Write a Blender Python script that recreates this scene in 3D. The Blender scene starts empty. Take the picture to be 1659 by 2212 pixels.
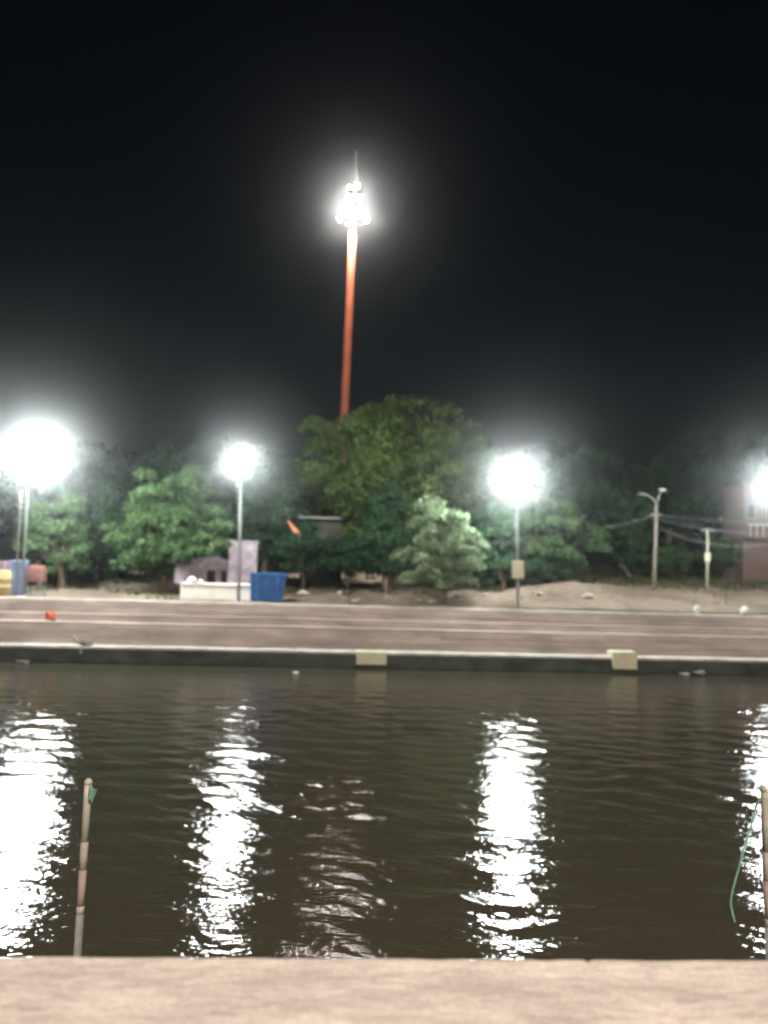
import bpy, bmesh, math, random
import numpy as np
from mathutils import Vector, Matrix

scene = bpy.context.scene
R = math.radians

# ------------------------------------------------------------------ camera
F, CX, CY = 1737.0, 829.5, 1106.0        # focal length / centre of a 1659 x 2212 layout frame
CAMZ = 5.0
PITCH = math.atan((1200.0 - CY) / F)
cam_data = bpy.data.cameras.new("camera")
cam = bpy.data.objects.new("camera", cam_data)
scene.collection.objects.link(cam)
cam.location = (0, 0, CAMZ)
ROLL = R(1.7)            # the phone was held slightly crooked
FWD = Vector((0, math.cos(PITCH), math.sin(PITCH)))
_up = Vector((0, -math.sin(PITCH), math.cos(PITCH)))
RGT = Vector((1, 0, 0)) * math.cos(ROLL) + _up * math.sin(ROLL)
UPV = _up * math.cos(ROLL) - Vector((1, 0, 0)) * math.sin(ROLL)
cam.rotation_euler = Matrix((RGT, UPV, -FWD)).transposed().to_euler()
cam_data.sensor_fit = 'VERTICAL'
cam_data.sensor_height = 24.0
cam_data.lens = F / 2212.0 * 24.0
cam_data.clip_start = 0.05
cam_data.clip_end = 3000
cam_data.dof.use_dof = True
cam_data.dof.focus_distance = 6.0
cam_data.dof.aperture_fstop = 0.57
scene.camera = cam

# ------------------------------------------------------------------ night sky
world = bpy.data.worlds.new("World")
scene.world = world
world.use_nodes = True
wn = world.node_tree
sky = wn.nodes.new("ShaderNodeTexSky")
sky.sky_type = 'NISHITA'
sky.sun_disc = False
sky.sun_elevation = R(38)
sky.sun_rotation = R(200)
sky.dust_density = 2.0
wn.nodes["Background"].inputs["Strength"].default_value = 0.0012
wn.links.new(sky.outputs["Color"], wn.nodes["Background"].inputs["Color"])

scene.view_settings.view_transform = 'Standard'
scene.view_settings.look = 'None'
scene.view_settings.exposure = 0.0
scene.view_settings.gamma = 1.0
scene.view_settings.use_curve_mapping = False
scene.cycles.use_denoising = True
scene.cycles.use_adaptive_sampling = True
scene.cycles.adaptive_threshold = 0.025
scene.cycles.max_bounces = 6
scene.cycles.diffuse_bounces = 2
scene.cycles.glossy_bounces = 3
scene.cycles.transmission_bounces = 2
scene.cycles.volume_bounces = 0
scene.cycles.sample_clamp_indirect = 4.0
scene.cycles.caustics_reflective = False
scene.cycles.caustics_refractive = False

LAMP = 400.0          # radiance of the white floodlight lenses
MAST = 640.0          # radiance of the mast floodlights
NEARMAST = 17500.0     # radiance of the warm mast behind the camera

# ------------------------------------------------------------------ layout helpers
def ray(x, y):
    return RGT * ((x - CX) / F) + FWD + UPV * ((CY - y) / F)
def at_z(x, y, z):
    d = ray(x, y); t = (z - CAMZ) / d.z
    return Vector((0, 0, CAMZ)) + d * t
def at_Y(x, y, Y):
    d = ray(x, y)
    return Vector((0, 0, CAMZ)) + d * (Y / d.y)
WL0, WL1 = at_z(0, 1428, 0), at_z(1659, 1459, 0)
UD = (WL1 - WL0).normalized()
ND = Vector((-UD.y, UD.x, 0))
ORG = WL0 + UD * ((Vector((0, 36.2, 0)) - WL0).dot(UD))
def B(u, v, z=0.0):
    p = ORG + UD * u + ND * v
    return Vector((p.x, p.y, z))
BANG = math.atan2(UD.y, UD.x)
TOPZ, TOPV = 2.36, 5.95
def bank(x, v, z=TOPZ, y=1290):
    q = B(0, v, z) - Vector((0, 0, CAMZ)); k = (x - CX) / F
    u = (k * q.dot(FWD) - q.dot(RGT)) / (UD.dot(RGT) - k * UD.dot(FWD))
    return B(u, v, z)
def height(y, p):       # height of frame row y at the distance of p
    q = Vector((p.x, p.y, 0)); k = (CY - y) / F
    return CAMZ + (k * q.dot(FWD) - q.dot(UPV)) / (UPV.z - k * FWD.z)
def ppm(p):             # layout pixels per metre at p
    return F / p.y

# ------------------------------------------------------------------ materials
MATS = {}
def mat(name, col, rough=0.8, var=0.25, scale=3.0, bump=0.0, spec=0.3, metal=0.0, stretch=(1, 1, 1), col2=None, detail=6.0, tone=0.0, grit=0.0):
    if name in MATS: return MATS[name]
    m = bpy.data.materials.new(name); m.use_nodes = True
    n, l = m.node_tree.nodes, m.node_tree.links
    b = n["Principled BSDF"]
    b.inputs["Roughness"].default_value = rough
    b.inputs["Metallic"].default_value = metal
    b.inputs["Specular IOR Level"].default_value = spec
    tc = n.new("ShaderNodeTexCoord"); mp = n.new("ShaderNodeMapping")
    mp.inputs["Scale"].default_value = stretch
    l.new(tc.outputs["Object"], mp.inputs["Vector"])
    nz = n.new("ShaderNodeTexNoise")
    nz.inputs["Scale"].default_value = scale; nz.inputs["Detail"].default_value = detail
    nz.inputs["Roughness"].default_value = 0.62
    l.new(mp.outputs["Vector"], nz.inputs["Vector"])
    cr = n.new("ShaderNodeValToRGB")
    c2 = col2 or tuple(min(1, c * (1 + var)) for c in col)
    c1 = tuple(c * (1 - var) for c in col)
    cr.color_ramp.elements[0].position = 0.33; cr.color_ramp.elements[0].color = (*c1, 1)
    cr.color_ramp.elements[1].position = 0.68; cr.color_ramp.elements[1].color = (*c2, 1)
    l.new(nz.outputs["Fac"], cr.inputs["Fac"])
    src = cr.outputs["Color"]
    if grit:      # fine speckle, stains
        g1 = n.new("ShaderNodeTexNoise"); g1.inputs["Scale"].default_value = 55; g1.inputs["Detail"].default_value = 4
        l.new(tc.outputs["Object"], g1.inputs["Vector"])
        g2 = n.new("ShaderNodeMapRange"); g2.inputs["From Min"].default_value = .3; g2.inputs["From Max"].default_value = .7
        g2.inputs["To Min"].default_value = 1 - grit; g2.inputs["To Max"].default_value = 1 + grit * .6
        l.new(g1.outputs["Fac"], g2.inputs["Value"])
        gv = n.new("ShaderNodeVectorMath"); gv.operation = 'SCALE'; l.new(src, gv.inputs[0]); l.new(g2.outputs["Result"], gv.inputs["Scale"])
        st1 = n.new("ShaderNodeTexNoise"); st1.inputs["Scale"].default_value = 5; st1.inputs["Detail"].default_value = 6; l.new(tc.outputs["Object"], st1.inputs["Vector"])
        st2 = n.new("ShaderNodeMapRange"); st2.inputs["From Min"].default_value = .60; st2.inputs["From Max"].default_value = .74; st2.inputs["To Min"].default_value = 1; st2.inputs["To Max"].default_value = .82
        l.new(st1.outputs["Fac"], st2.inputs["Value"])
        sv = n.new("ShaderNodeVectorMath"); sv.operation = 'SCALE'; l.new(gv.outputs["Vector"], sv.inputs[0]); l.new(st2.outputs["Result"], sv.inputs["Scale"]); src = sv.outputs["Vector"]
    if tone:      # each piece of stone has its own shade
        oi = n.new("ShaderNodeObjectInfo"); mr = n.new("ShaderNodeMapRange"); vm = n.new("ShaderNodeVectorMath"); vm.operation = 'SCALE'
        mr.inputs["To Min"].default_value = 1 - tone; mr.inputs["To Max"].default_value = 1 + tone
        l.new(oi.outputs["Random"], mr.inputs["Value"]); l.new(src, vm.inputs[0]); l.new(mr.outputs["Result"], vm.inputs["Scale"]); src = vm.outputs["Vector"]
    l.new(src, b.inputs["Base Color"])
    if bump:
        bp = n.new("ShaderNodeBump"); bp.inputs["Strength"].default_value = bump; bp.inputs["Distance"].default_value = 0.03
        nz2 = n.new("ShaderNodeTexNoise"); nz2.inputs["Scale"].default_value = scale * 4; nz2.inputs["Detail"].default_value = 5
        l.new(mp.outputs["Vector"], nz2.inputs["Vector"])
        l.new(nz2.outputs["Fac"], bp.inputs["Height"]); l.new(bp.outputs["Normal"], b.inputs["Normal"])
    MATS[name] = m
    return m
def emit(name, col, strength):
    m = bpy.data.materials.new(name); m.use_nodes = True
    b = m.node_tree.nodes["Principled BSDF"]
    b.inputs["Base Color"].default_value = (0.8, 0.8, 0.8, 1)
    b.inputs["Emission Color"].default_value = (*col, 1)
    b.inputs["Emission Strength"].default_value = strength
    return m
def leafmat(name, dark, light, trans=0.35):
    m = bpy.data.materials.new(name); m.use_nodes = True
    n, l = m.node_tree.nodes, m.node_tree.links
    n.remove(n["Principled BSDF"])
    out = n["Material Output"]
    geo = n.new("ShaderNodeNewGeometry"); cr = n.new("ShaderNodeValToRGB")
    cr.color_ramp.elements[0].color = (*dark, 1); cr.color_ramp.elements[1].color = (*light, 1)
    l.new(geo.outputs["Random Per Island"], cr.inputs["Fac"])
    df = n.new("ShaderNodeBsdfDiffuse"); tr = n.new("ShaderNodeBsdfTranslucent")
    mx = n.new("ShaderNodeMixShader"); mx.inputs["Fac"].default_value = trans
    l.new(cr.outputs["Color"], df.inputs["Color"]); l.new(cr.outputs["Color"], tr.inputs["Color"])
    l.new(df.outputs["BSDF"], mx.inputs[1]); l.new(tr.outputs["BSDF"], mx.inputs[2])
    gl = n.new("ShaderNodeBsdfGlossy"); gl.inputs["Roughness"].default_value = 0.6
    mx2 = n.new("ShaderNodeMixShader"); mx2.inputs["Fac"].default_value = 0.006
    l.new(mx.outputs["Shader"], mx2.inputs[1]); l.new(gl.outputs["BSDF"], mx2.inputs[2])
    l.new(mx2.outputs["Shader"], out.inputs["Surface"])
    return m

M_STEP = mat("brown_sandstone", (0.31, 0.245, 0.22), 0.85, 0.28, 0.8, 0.3, stretch=(0.6, 1, 2.0), tone=.16)
M_COPE = mat("pale_painted_coping", (0.50, 0.465, 0.44), 0.8, 0.3, 1.6, 0.2, stretch=(0.7, 1, 1), tone=.12)
M_WALL = mat("mossy_river_wall", (0.055, 0.066, 0.060), 0.7, 0.5, 1.6, 0.4, stretch=(0.6, 1, 1))
M_CREAM = mat("cream_concrete", (0.60, 0.58, 0.42), 0.8, 0.12, 2.2, 0.2)
M_SOIL = None
M_LEDGE = mat("worn_sandstone_ledge", (0.66, 0.575, 0.515), 0.85, 0.2, 3.2, 0.5, stretch=(0.8, 2.0, 1), detail=14, grit=.16)
M_GALV = mat("galvanised_steel", (0.26, 0.275, 0.28), 0.45, 0.12, 5, metal=0.4)
M_HOUS = mat("grey_lamp_housing", (0.22, 0.23, 0.24), 0.5, 0.1, 5)
M_BARK = mat("brown_bark", (0.13, 0.095, 0.07), 0.9, 0.4, 3, 0.5, stretch=(2, 2, 0.5))
M_LENS = emit("white_floodlight_lens", (0.93, 1.0, 0.95), LAMP)
M_LENS_M = emit("mast_floodlight_lens", (1.0, 0.96, 0.90), MAST)
M_LENS_N = emit("warm_floodlight_lens", (1.0, 0.87, 0.75), NEARMAST)
M_RED = mat("orange_red_mast_paint", (0.44, 0.115, 0.055), 0.5, 0.22, 1.3)
M_BLUE = mat("blue_painted_steel", (0.035, 0.13, 0.36), 0.5, 0.25, 2.0, 0.1)
M_LILAC = mat("lilac_limewash", (0.26, 0.215, 0.25), 0.9, 0.42, 2.6, 0.2)
M_WHITE = mat("whitewash", (0.78, 0.76, 0.70), 0.8, 0.1, 1.5)
M_DARK = mat("dark_interior", (0.03, 0.025, 0.028), 0.9, 0.2, 2)

# ------------------------------------------------------------------ mesh helpers
def link(o): scene.collection.objects.link(o); return o
def tag(o, label=None, cat=None, group=None, kind=None):
    if label: o["label"] = label
    if cat: o["category"] = cat
    if group: o["group"] = group
    if kind: o["kind"] = kind
    return o
def empty(name, loc, rz=0.0, label=None, cat=None, group=None):
    o = bpy.data.objects.new(name, None); link(o)
    o.location = loc; o.rotation_euler = (0, 0, rz); o.empty_display_size = 0.2
    return tag(o, label, cat, group)
def obj(name, bm, m, parent=None, smooth=False):
    me = bpy.data.meshes.new(name)
    bm.to_mesh(me); bm.free()
    if m: me.materials.append(m)
    if smooth:
        for p in me.polygons: p.use_smooth = True
    o = bpy.data.objects.new(name, me); link(o)
    if parent: o.parent = parent
    return o
def pyobj(name, verts, faces, m, parent=None, smooth=False):
    me = bpy.data.meshes.new(name)
    me.from_pydata([tuple(v) for v in verts], [], faces); me.update()
    if m: me.materials.append(m)
    if smooth: me.polygons.foreach_set("use_smooth", [True] * len(me.polygons))
    o = bpy.data.objects.new(name, me); link(o)
    if parent: o.parent = parent
    return o
def box(bm, c, s, rot=None, bev=0.0, taper=1.0):
    mtx = Matrix.Translation(Vector(c)) @ (rot.to_4x4() if rot else Matrix()) 
    r = bmesh.ops.create_cube(bm, size=1.0)
    for v in r["verts"]:
        k = taper if v.co.z > 0 else 1.0
        v.co = Vector((v.co.x * s[0] * k, v.co.y * s[1] * k, v.co.z * s[2]))
    if bev:
        es = list({e for v in r["verts"] for e in v.link_edges})
        rr = bmesh.ops.bevel(bm, geom=es, offset=bev, segments=2, affect='EDGES', profile=0.6)
        vs = {v for f in rr["faces"] for v in f.verts}
        vs |= {v for v in r["verts"] if v.is_valid}
        # every vert of this island
        stack = list(vs); seen = set(vs)
        while stack:
            v = stack.pop()
            for e in v.link_edges:
                o = e.other_vert(v)
                if o not in seen: seen.add(o); stack.append(o)
        vv = list(seen)
    else:
        vv = r["verts"]
    bmesh.ops.transform(bm, matrix=mtx, verts=vv)
    return vv
def tube(bm, pts, rad, seg=8, cap=True):
    pts = [Vector(p) for p in pts]
    if not hasattr(rad, "__len__"): rad = [rad] * len(pts)
    rings = []
    for i, p in enumerate(pts):
        d = (pts[min(i + 1, len(pts) - 1)] - pts[max(i - 1, 0)]).normalized()
        a = d.cross(Vector((0.13, 0.98, 0.1))) if abs(d.y) < 0.9 else d.cross(Vector((1, 0, 0)))
        a.normalize(); b = d.cross(a)
        rings.append([bm.verts.new(p + (a * math.cos(2 * math.pi * k / seg) + b * math.sin(2 * math.pi * k / seg)) * rad[i]) for k in range(seg)])
    for i in range(len(rings) - 1):
        for k in range(seg):
            bm.faces.new((rings[i][k], rings[i][(k + 1) % seg], rings[i + 1][(k + 1) % seg], rings[i + 1][k]))
    if cap:
        bm.faces.new(rings[0][::-1]); bm.faces.new(rings[-1])
def lathe(bm, prof, seg=16, c=(0, 0, 0)):
    c = Vector(c); rings = []
    for (r, z) in prof:
        rings.append([bm.verts.new(c + Vector((r * math.cos(2 * math.pi * k / seg), r * math.sin(2 * math.pi * k / seg), z))) for k in range(seg)])
    for i in range(len(rings) - 1):
        for k in range(seg):
            bm.faces.new((rings[i][k], rings[i][(k + 1) % seg], rings[i + 1][(k + 1) % seg], rings[i + 1][k]))
    bm.faces.new(rings[0][::-1]); bm.faces.new(rings[-1])
def copy_tree(o, parent=None):
    c = o.copy(); link(c); c.parent = parent
    for ch in list(o.children): copy_tree(ch, c)
    return c
_rng = np.random.default_rng(7)
class VNoise:
    def __init__(self, seed):
        self.t = np.random.default_rng(seed).random((256, 256))
    def __call__(self, x, y):
        x = np.asarray(x, float); y = np.asarray(y, float)
        xi = np.floor(x).astype(int); yi = np.floor(y).astype(int)
        fx = x - xi; fy = y - yi
        fx = fx * fx * (3 - 2 * fx); fy = fy * fy * (3 - 2 * fy)
        t = self.t
        a = t[xi % 256, yi % 256]; b = t[(xi + 1) % 256, yi % 256]
        c = t[xi % 256, (yi + 1) % 256]; d = t[(xi + 1) % 256, (yi + 1) % 256]
        return (a * (1 - fx) + b * fx) * (1 - fy) + (c * (1 - fx) + d * fx) * fy
VN = VNoise(3)
def grid_mesh(name, P, m, smooth=True, parent=None):
    # P: (rows, cols, 3)
    r, c = P.shape[:2]
    me = bpy.data.meshes.new(name)
    me.vertices.add(r * c); me.vertices.foreach_set("co", P.reshape(-1).astype(np.float32))
    i = np.arange((r - 1) * (c - 1)); ri, ci = i // (c - 1), i % (c - 1)
    q = np.stack([ri * c + ci, ri * c + ci + 1, (ri + 1) * c + ci + 1, (ri + 1) * c + ci], 1).astype(np.int32)
    n = len(q)
    me.loops.add(n * 4); me.loops.foreach_set("vertex_index", q.reshape(-1))
    me.polygons.add(n); me.polygons.foreach_set("loop_start", np.arange(n, dtype=np.int32) * 4)
    me.polygons.foreach_set("use_smooth", np.full(n, smooth))
    me.update(calc_edges=True); me.validate()
    me.materials.append(m)
    o = bpy.data.objects.new(name, me); link(o)
    if parent: o.parent = parent
    return o

# ================================================================== WATER
WAVE = 0.9
def build_water():
    m = bpy.data.materials.new("murky_river_water"); m.use_nodes = True
    n, l = m.node_tree.nodes, m.node_tree.links
    b = n["Principled BSDF"]
    b.inputs["Base Color"].default_value = (0.055, 0.049, 0.034, 1)
    b.inputs["Roughness"].default_value = 0.035
    b.inputs["IOR"].default_value = 1.33
    tc = n.new("ShaderNodeTexCoord"); mp = n.new("ShaderNodeMapping")
    mp.inputs["Scale"].default_value = (0.52, 1.0, 1.0); mp.inputs["Rotation"].default_value = (0, 0, R(10))
    l.new(tc.outputs["Object"], mp.inputs["Vector"])
    nz = n.new("ShaderNodeTexNoise"); nz.inputs["Scale"].default_value = 11.0; nz.inputs["Detail"].default_value = 3.0
    l.new(mp.outputs["Vector"], nz.inputs["Vector"])
    bp = n.new("ShaderNodeBump"); bp.inputs["Strength"].default_value = 0.7; bp.inputs["Distance"].default_value = 0.016
    l.new(nz.outputs["Fac"], bp.inputs["Height"]); l.new(bp.outputs["Normal"], b.inputs["Normal"])
    # rows and columns spaced by distance from the viewer's side
    st = 0.0027
    ys = [3.0]
    while ys[-1] < 43.0: ys.append(ys[-1] + max(0.03, st * ys[-1]))
    ys = np.array(ys)
    ang = np.concatenate([np.linspace(-20, -0.72, 40)[:-1], np.arange(-0.72, 0.72, st), np.linspace(0.72, 20, 40)])
    A_, Y = np.meshgrid(ang, ys)
    X = A_ * Y
    rng = np.random.default_rng(11)
    Z = np.zeros_like(X)
    env = 0.45 + 1.9 * VN(X / 3.1 + 9, Y / 2.4 + 3) * VN(X / 1.2, Y / 1.6)
    shore = 36.2 - Y - X * (ND.x / ND.y)
    calm = np.clip(shore / 7.0, 0.12, 1.0)
    cell = st * np.maximum(Y, 8)
    for i in range(72):
        lam = 0.15 * (11.0 ** rng.random())
        th = rng.normal(R(80), R(23))          # wave vector mostly along the view, crests slightly diagonal
        k = 2 * math.pi / lam
        s = 0.0128
        Z += (s / k) * np.exp(-(0.55 * k * cell) ** 2) * np.sin(k * (math.cos(th) * X + math.sin(th) * Y) + rng.random() * 6.28)
    Z *= env * calm * np.where(np.abs(A_) > .72, 0, 1) * WAVE
    P = np.stack([X, Y, Z], 2)
    o = grid_mesh("river_water", P, m)
    tag(o, "dark brown rippling river water with broken lamp reflections", "water", kind="structure")
build_water()

# ================================================================== FAR BANK STEPS
def prism_uv(name, v0, v1, z0, z1, m, parent, u0=-75, u1=75, nose=0.0, seg=1):
    bm = bmesh.new()
    us = [u0 + (u1 - u0) * i / seg for i in range(seg + 1)]
    rr = random.Random(int(v0 * 1000) + int(z1 * 777) + int(u0 * 31))
    rings = []
    for u in us:
        j = rr.uniform(-.012, .012) if seg > 1 else 0; jz = rr.uniform(-.008, .008) if seg > 1 else 0
        c = min(0.025, (z1 - z0) / 4)
        rings.append([bm.verts.new(B(u, a, b)) for a, b in ((v0 + j, z0), (v0 + j, z1 - c + jz), (v0 + c + j, z1 + jz), (v1, z1 + jz), (v1, z0))])
    for a, b in zip(rings, rings[1:]):
        for k in range(5):
            bm.faces.new((a[k], b[k], b[(k + 1) % 5], a[(k + 1) % 5]))
    bm.faces.new(rings[0]); bm.faces.new(rings[-1][::-1])
    bmesh.ops.recalc_face_normals(bm, faces=bm.faces)
    return obj(name, bm, m, parent)
ghat = empty("stepped_embankment", B(0, 0, 0), 0)
ghat.location = (0, 0, 0)
tag(ghat, "long brown stone flight of steps rising from the far waterline", "steps", kind="structure")
prism_uv("river_wall", 0.0, 8.0, -1.2, 0.60, M_WALL, ghat, seg=60)
ub = [-75] + [-35 + 3.9 * k for k in range(19)] + [75]
for ua, uc in zip(ub, ub[1:]):
    prism_uv("coping_slab", -0.05, 1.15, 0.602, 0.70, M_COPE, ghat, ua + .012, uc - .012, seg=max(2, int((uc - ua) / 2)))
NST, RISE = 16, (TOPZ - 0.06 - 0.70) / 16
v = 0.85; z = 0.70
for i in range(NST):
    tread = 0.22
    if i == 7: tread = 0.95
    if i == 10: tread = 0.6
    off = (i * 2.7) % 7.8
    ub = [-75] + [-39 + off + 7.8 * k for k in range(11)] + [75]
    for ua, uc in zip(ub, ub[1:]):
        prism_uv("step", v, TOPV + 2.0, z + 0.001 * (i > 0), z + RISE, M_STEP, ghat, ua + .008, uc - .008, seg=max(2, int((uc - ua) / 2.2)))
    z += RISE; v += tread
TOPEDGE = v - tread
prism_uv("top_coping", TOPEDGE + 0.22, TOPEDGE + 0.95, z + 0.001, TOPZ + 0.005, M_COPE, ghat, seg=70)

# ------------------------------------------------------------------ far ground
def ground_z(x, y):
    q = np.stack([x, y], -1) - np.array([ORG.x, ORG.y])
    u = q @ np.array([UD.x, UD.y]); v = q @ np.array([ND.x, ND.y])
    d = np.clip(v - (TOPEDGE + 0.6), 0, None)
    right = 1 / (1 + np.exp(-(u - 6.5) / 1.6))
    z = TOPZ + right * (1.25 * (1 - np.exp(-d / 5.0)) + 0.035 * np.clip(d - 9, 0, 40))
    z = z + (1 - right) * (0.55 * (1 - np.exp(-np.clip(d - 6, 0, None) / 6)))
    # low spoil mounds
    for (uu, vv, h, r) in ((12.3, 11.0, 0.38, 3.0), (2.8, 9.3, 0.5, 1.5), (6.5, 9.5, 0.35, 2.0), (-2.2, 9.5, 0.35, 2.0), (14, 11, .25, 3)):
        z = z + h * np.exp(-(((u - uu) / r) ** 2 + ((v - vv) / (r * .8)) ** 2)) * np.clip(d / 1.5, 0, 1)
    z = z + np.clip(d / 2.5, 0, 1) * (0.22 * (VN(x * .9, y * .9) - .5) + 0.12 * (VN(x * 2.9 + 7, y * 2.9) - .5))
    z = z + 0.03 * np.clip(d - 45, 0, None) * (0.6 + VN(x / 30, y / 30))
    return z
def gz(p): return float(ground_z(np.array(p[0]), np.array(p[1])))
def build_ground():
    m = bpy.data.materials.new("dry_riverbank_soil"); m.use_nodes = True
    n, l = m.node_tree.nodes, m.node_tree.links
    b = n["Principled BSDF"]; b.inputs["Roughness"].default_value = 0.95; b.inputs["Specular IOR Level"].default_value = 0.1
    tc = n.new("ShaderNodeTexCoord")
    n1 = n.new("ShaderNodeTexNoise"); n1.inputs["Scale"].default_value = 0.35; n1.inputs["Detail"].default_value = 8
    n2 = n.new("ShaderNodeTexNoise"); n2.inputs["Scale"].default_value = 2.2; n2.inputs["Detail"].default_value = 8
    for k in (n1, n2): l.new(tc.outputs["Object"], k.inputs["Vector"])
    c1 = n.new("ShaderNodeValToRGB"); c2 = n.new("ShaderNodeValToRGB"); mx = n.new("ShaderNodeMixRGB")
    c1.color_ramp.elements[0].position = .35; c1.color_ramp.elements[0].color = (0.17, 0.132, 0.108, 1)
    c1.color_ramp.elements[1].position = .65; c1.color_ramp.elements[1].color = (0.275, 0.215, 0.175, 1)
    c2.color_ramp.elements[0].position = .3; c2.color_ramp.elements[0].color = (0.55, 0.55, 0.5, 1)
    c2.color_ramp.elements[1].position = .7; c2.color_ramp.elements[1].color = (1, 1, 1, 1)
    mx.blend_type = 'MULTIPLY'; mx.inputs[0].default_value = 0.8
    l.new(n1.outputs["Fac"], c1.inputs["Fac"]); l.new(n2.outputs["Fac"], c2.inputs["Fac"])
    l.new(c1.outputs["Color"], mx.inputs[1]); l.new(c2.outputs["Color"], mx.inputs[2])
    l.new(mx.outputs["Color"], b.inputs["Base Color"])
    us = np.concatenate([np.arange(-400, -30, 8), np.arange(-30, 30, 0.28), np.arange(30, 401, 8)])
    vs = [TOPEDGE + 0.94]
    while vs[-1] < 600: vs.append(vs[-1] + (0.22 if vs[-1] < 26 else 0.06 * vs[-1]))
    U, V = np.meshgrid(us, np.array(vs))
    X = ORG.x + UD.x * U + ND.x * V; Y = ORG.y + UD.y * U + ND.y * V
    Z = ground_z(X, Y)
    o = grid_mesh("far_bank_ground", np.stack([X, Y, Z], 2), m)
    tag(o, "tan bare earth of the far bank rising to a low slope", "ground", kind="structure")
build_ground()

# ================================================================== NEAR LEDGE
LE0, LE1 = at_z(0, 2056, 3.5), at_z(1659, 2066, 3.5)
def build_ledge():
    d = (LE1 - LE0).normalized(); nrm = Vector((-d.y, d.x, 0))
    mid = (LE0 + LE1) / 2
    us = np.concatenate([np.arange(-60, -3, 3.0), np.arange(-3, 3, 0.014), np.arange(3, 61, 3.0)])
    prof = [(0.0, -4.5), (0.0, -0.3), (0.0, -0.06), (-0.004, -0.03), (-0.016, -0.010), (-0.035, 0.0)]
    vv = -0.035
    while vv > -1.0: vv -= 0.014; prof.append((vv, 0.0))
    for q in (-2, -4, -8, -20, -70): prof.append((q, 0.0))
    P = np.zeros((len(prof), len(us), 3))
    for i, (a, b) in enumerate(prof):
        x = mid.x + d.x * us + nrm.x * a; y = mid.y + d.y * us + nrm.y * a
        amp = 0.004 if -1.3 < a else 0.0
        wob = amp * (VN(us * 3 + 40, np.full_like(us, a * 6 + 9)) - .5) + amp * .5 * (VN(us * 11, np.full_like(us, a * 19 + 5)) - .5)
        P[i, :, 0] = x; P[i, :, 1] = y + (0.010 * (VN(us * 4, us * 0 + 2.3) - .5) if a > -0.05 else 0); P[i, :, 2] = 3.5 + b + (wob if b > -0.2 else 0)
    # slab joint and crack running back from the edge, chipped edge, pitting
    U2 = np.broadcast_to(us, P.shape[:2]); A2 = np.array([a for a, b in prof])[:, None] + 0 * U2
    topm = np.array([b > -0.05 for a, b in prof])[:, None]
    j1 = 0.74 + 0.42 * (-A2) + 0.02 * np.sin(A2 * 30); j2 = 0.52 - .25 * A2 + 0.05 * (VN(A2 * 9, A2 * 0 + 1) - .5)
    P[:, :, 2] -= topm * 0.010 * np.exp(-((U2 - j1) / 0.010) ** 2)
    P[:, :, 2] -= topm * 0.006 * np.exp(-((U2 - j2) / 0.012) ** 2) * (A2 < -.14)
    pit = VN(U2 * 24 + 3, A2 * 24 + 50); P[:, :, 2] -= topm * 0.012 * np.clip(pit - .8, 0, 1) * (np.abs(U2) < 3) * (A2 > -1.1)
    chip = np.clip(VN(U2 * 7 + 90, U2 * 0 + 4) - .72, 0, 1) * np.exp(A2 / .03); P[:, :, 2] -= topm * .05 * chip
    o = grid_mesh("near_ledge", P[::-1], M_LEDGE)
    tag(o, "worn beige stone ledge along the near edge of the river", "ledge", kind="structure")
    # lower footing steps hidden below the ledge carry the posts
    st = empty("lower_bathing_steps", (0, 0, 0)); tag(st, "stone bathing steps below the near ledge", "steps", kind="structure")
    for (a0, a1, zt) in ((0.003, 2.3, 1.9), (2.303, 3.2, 1.2), (3.203, 4.0, 0.5)):
        bm = bmesh.new()
        p = [mid + d * s + nrm * a for s, a in ((-60, a0), (60, a0), (60, a1), (-60, a1))]
        lo = [bm.verts.new((q.x, q.y, -1.0)) for q in p]; hi = [bm.verts.new((q.x, q.y, zt)) for q in p]
        bm.faces.new(lo[::-1]); bm.faces.new(hi)
        for k in range(4): bm.faces.new((lo[k], lo[(k + 1) % 4], hi[(k + 1) % 4], hi[k]))
        obj("step", bm, M_LEDGE, st)
build_ledge()

# ================================================================== FLOODLIGHT LAMPS
def flood_mesh(w, h, dpt):
    bm = bmesh.new()
    # tapered housing behind the lens, facing +Y
    f = [(-w / 2, 0, -h / 2), (w / 2, 0, -h / 2), (w / 2, 0, h / 2), (-w / 2, 0, h / 2)]
    k = 0.62
    fr = [bm.verts.new(p) for p in f]; bk = [bm.verts.new((p[0] * k, -dpt, p[2] * k)) for p in f]
    bm.faces.new(bk[::-1] if False else bk)
    for i in range(4): bm.faces.new((fr[i], bk[i], bk[(i + 1) % 4], fr[(i + 1) % 4]))
    bm.faces.new(fr[::-1])
    # visor rim
    for (c, s) in (((0, 0.02, h / 2 + .012), (w + .05, .07, .024)), ((0, 0.02, -h / 2 - .012), (w + .05, .07, .024)),
                   ((w / 2 + .012, 0.02, 0), (.024, .07, h)), ((-w / 2 - .012, 0.02, 0), (.024, .07, h))):
        box(bm, c, s)
    bmesh.ops.recalc_face_normals(bm, faces=bm.faces)
    me = bpy.data.meshes.new("floodlight"); bm.to_mesh(me); bm.free(); me.materials.append(M_HOUS)
    return me
def lens_mesh(w, h, m):
    bm = bmesh.new()
    vs = [bm.verts.new(p) for p in ((-w / 2, .012, -h / 2), (w / 2, .012, -h / 2), (w / 2, .012, h / 2), (-w / 2, .012, h / 2))]
    bm.faces.new(vs[::-1])
    me = bpy.data.meshes.new("lens"); bm.to_mesh(me); bm.free(); me.materials.append(m)
    return me
FL = {}
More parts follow.
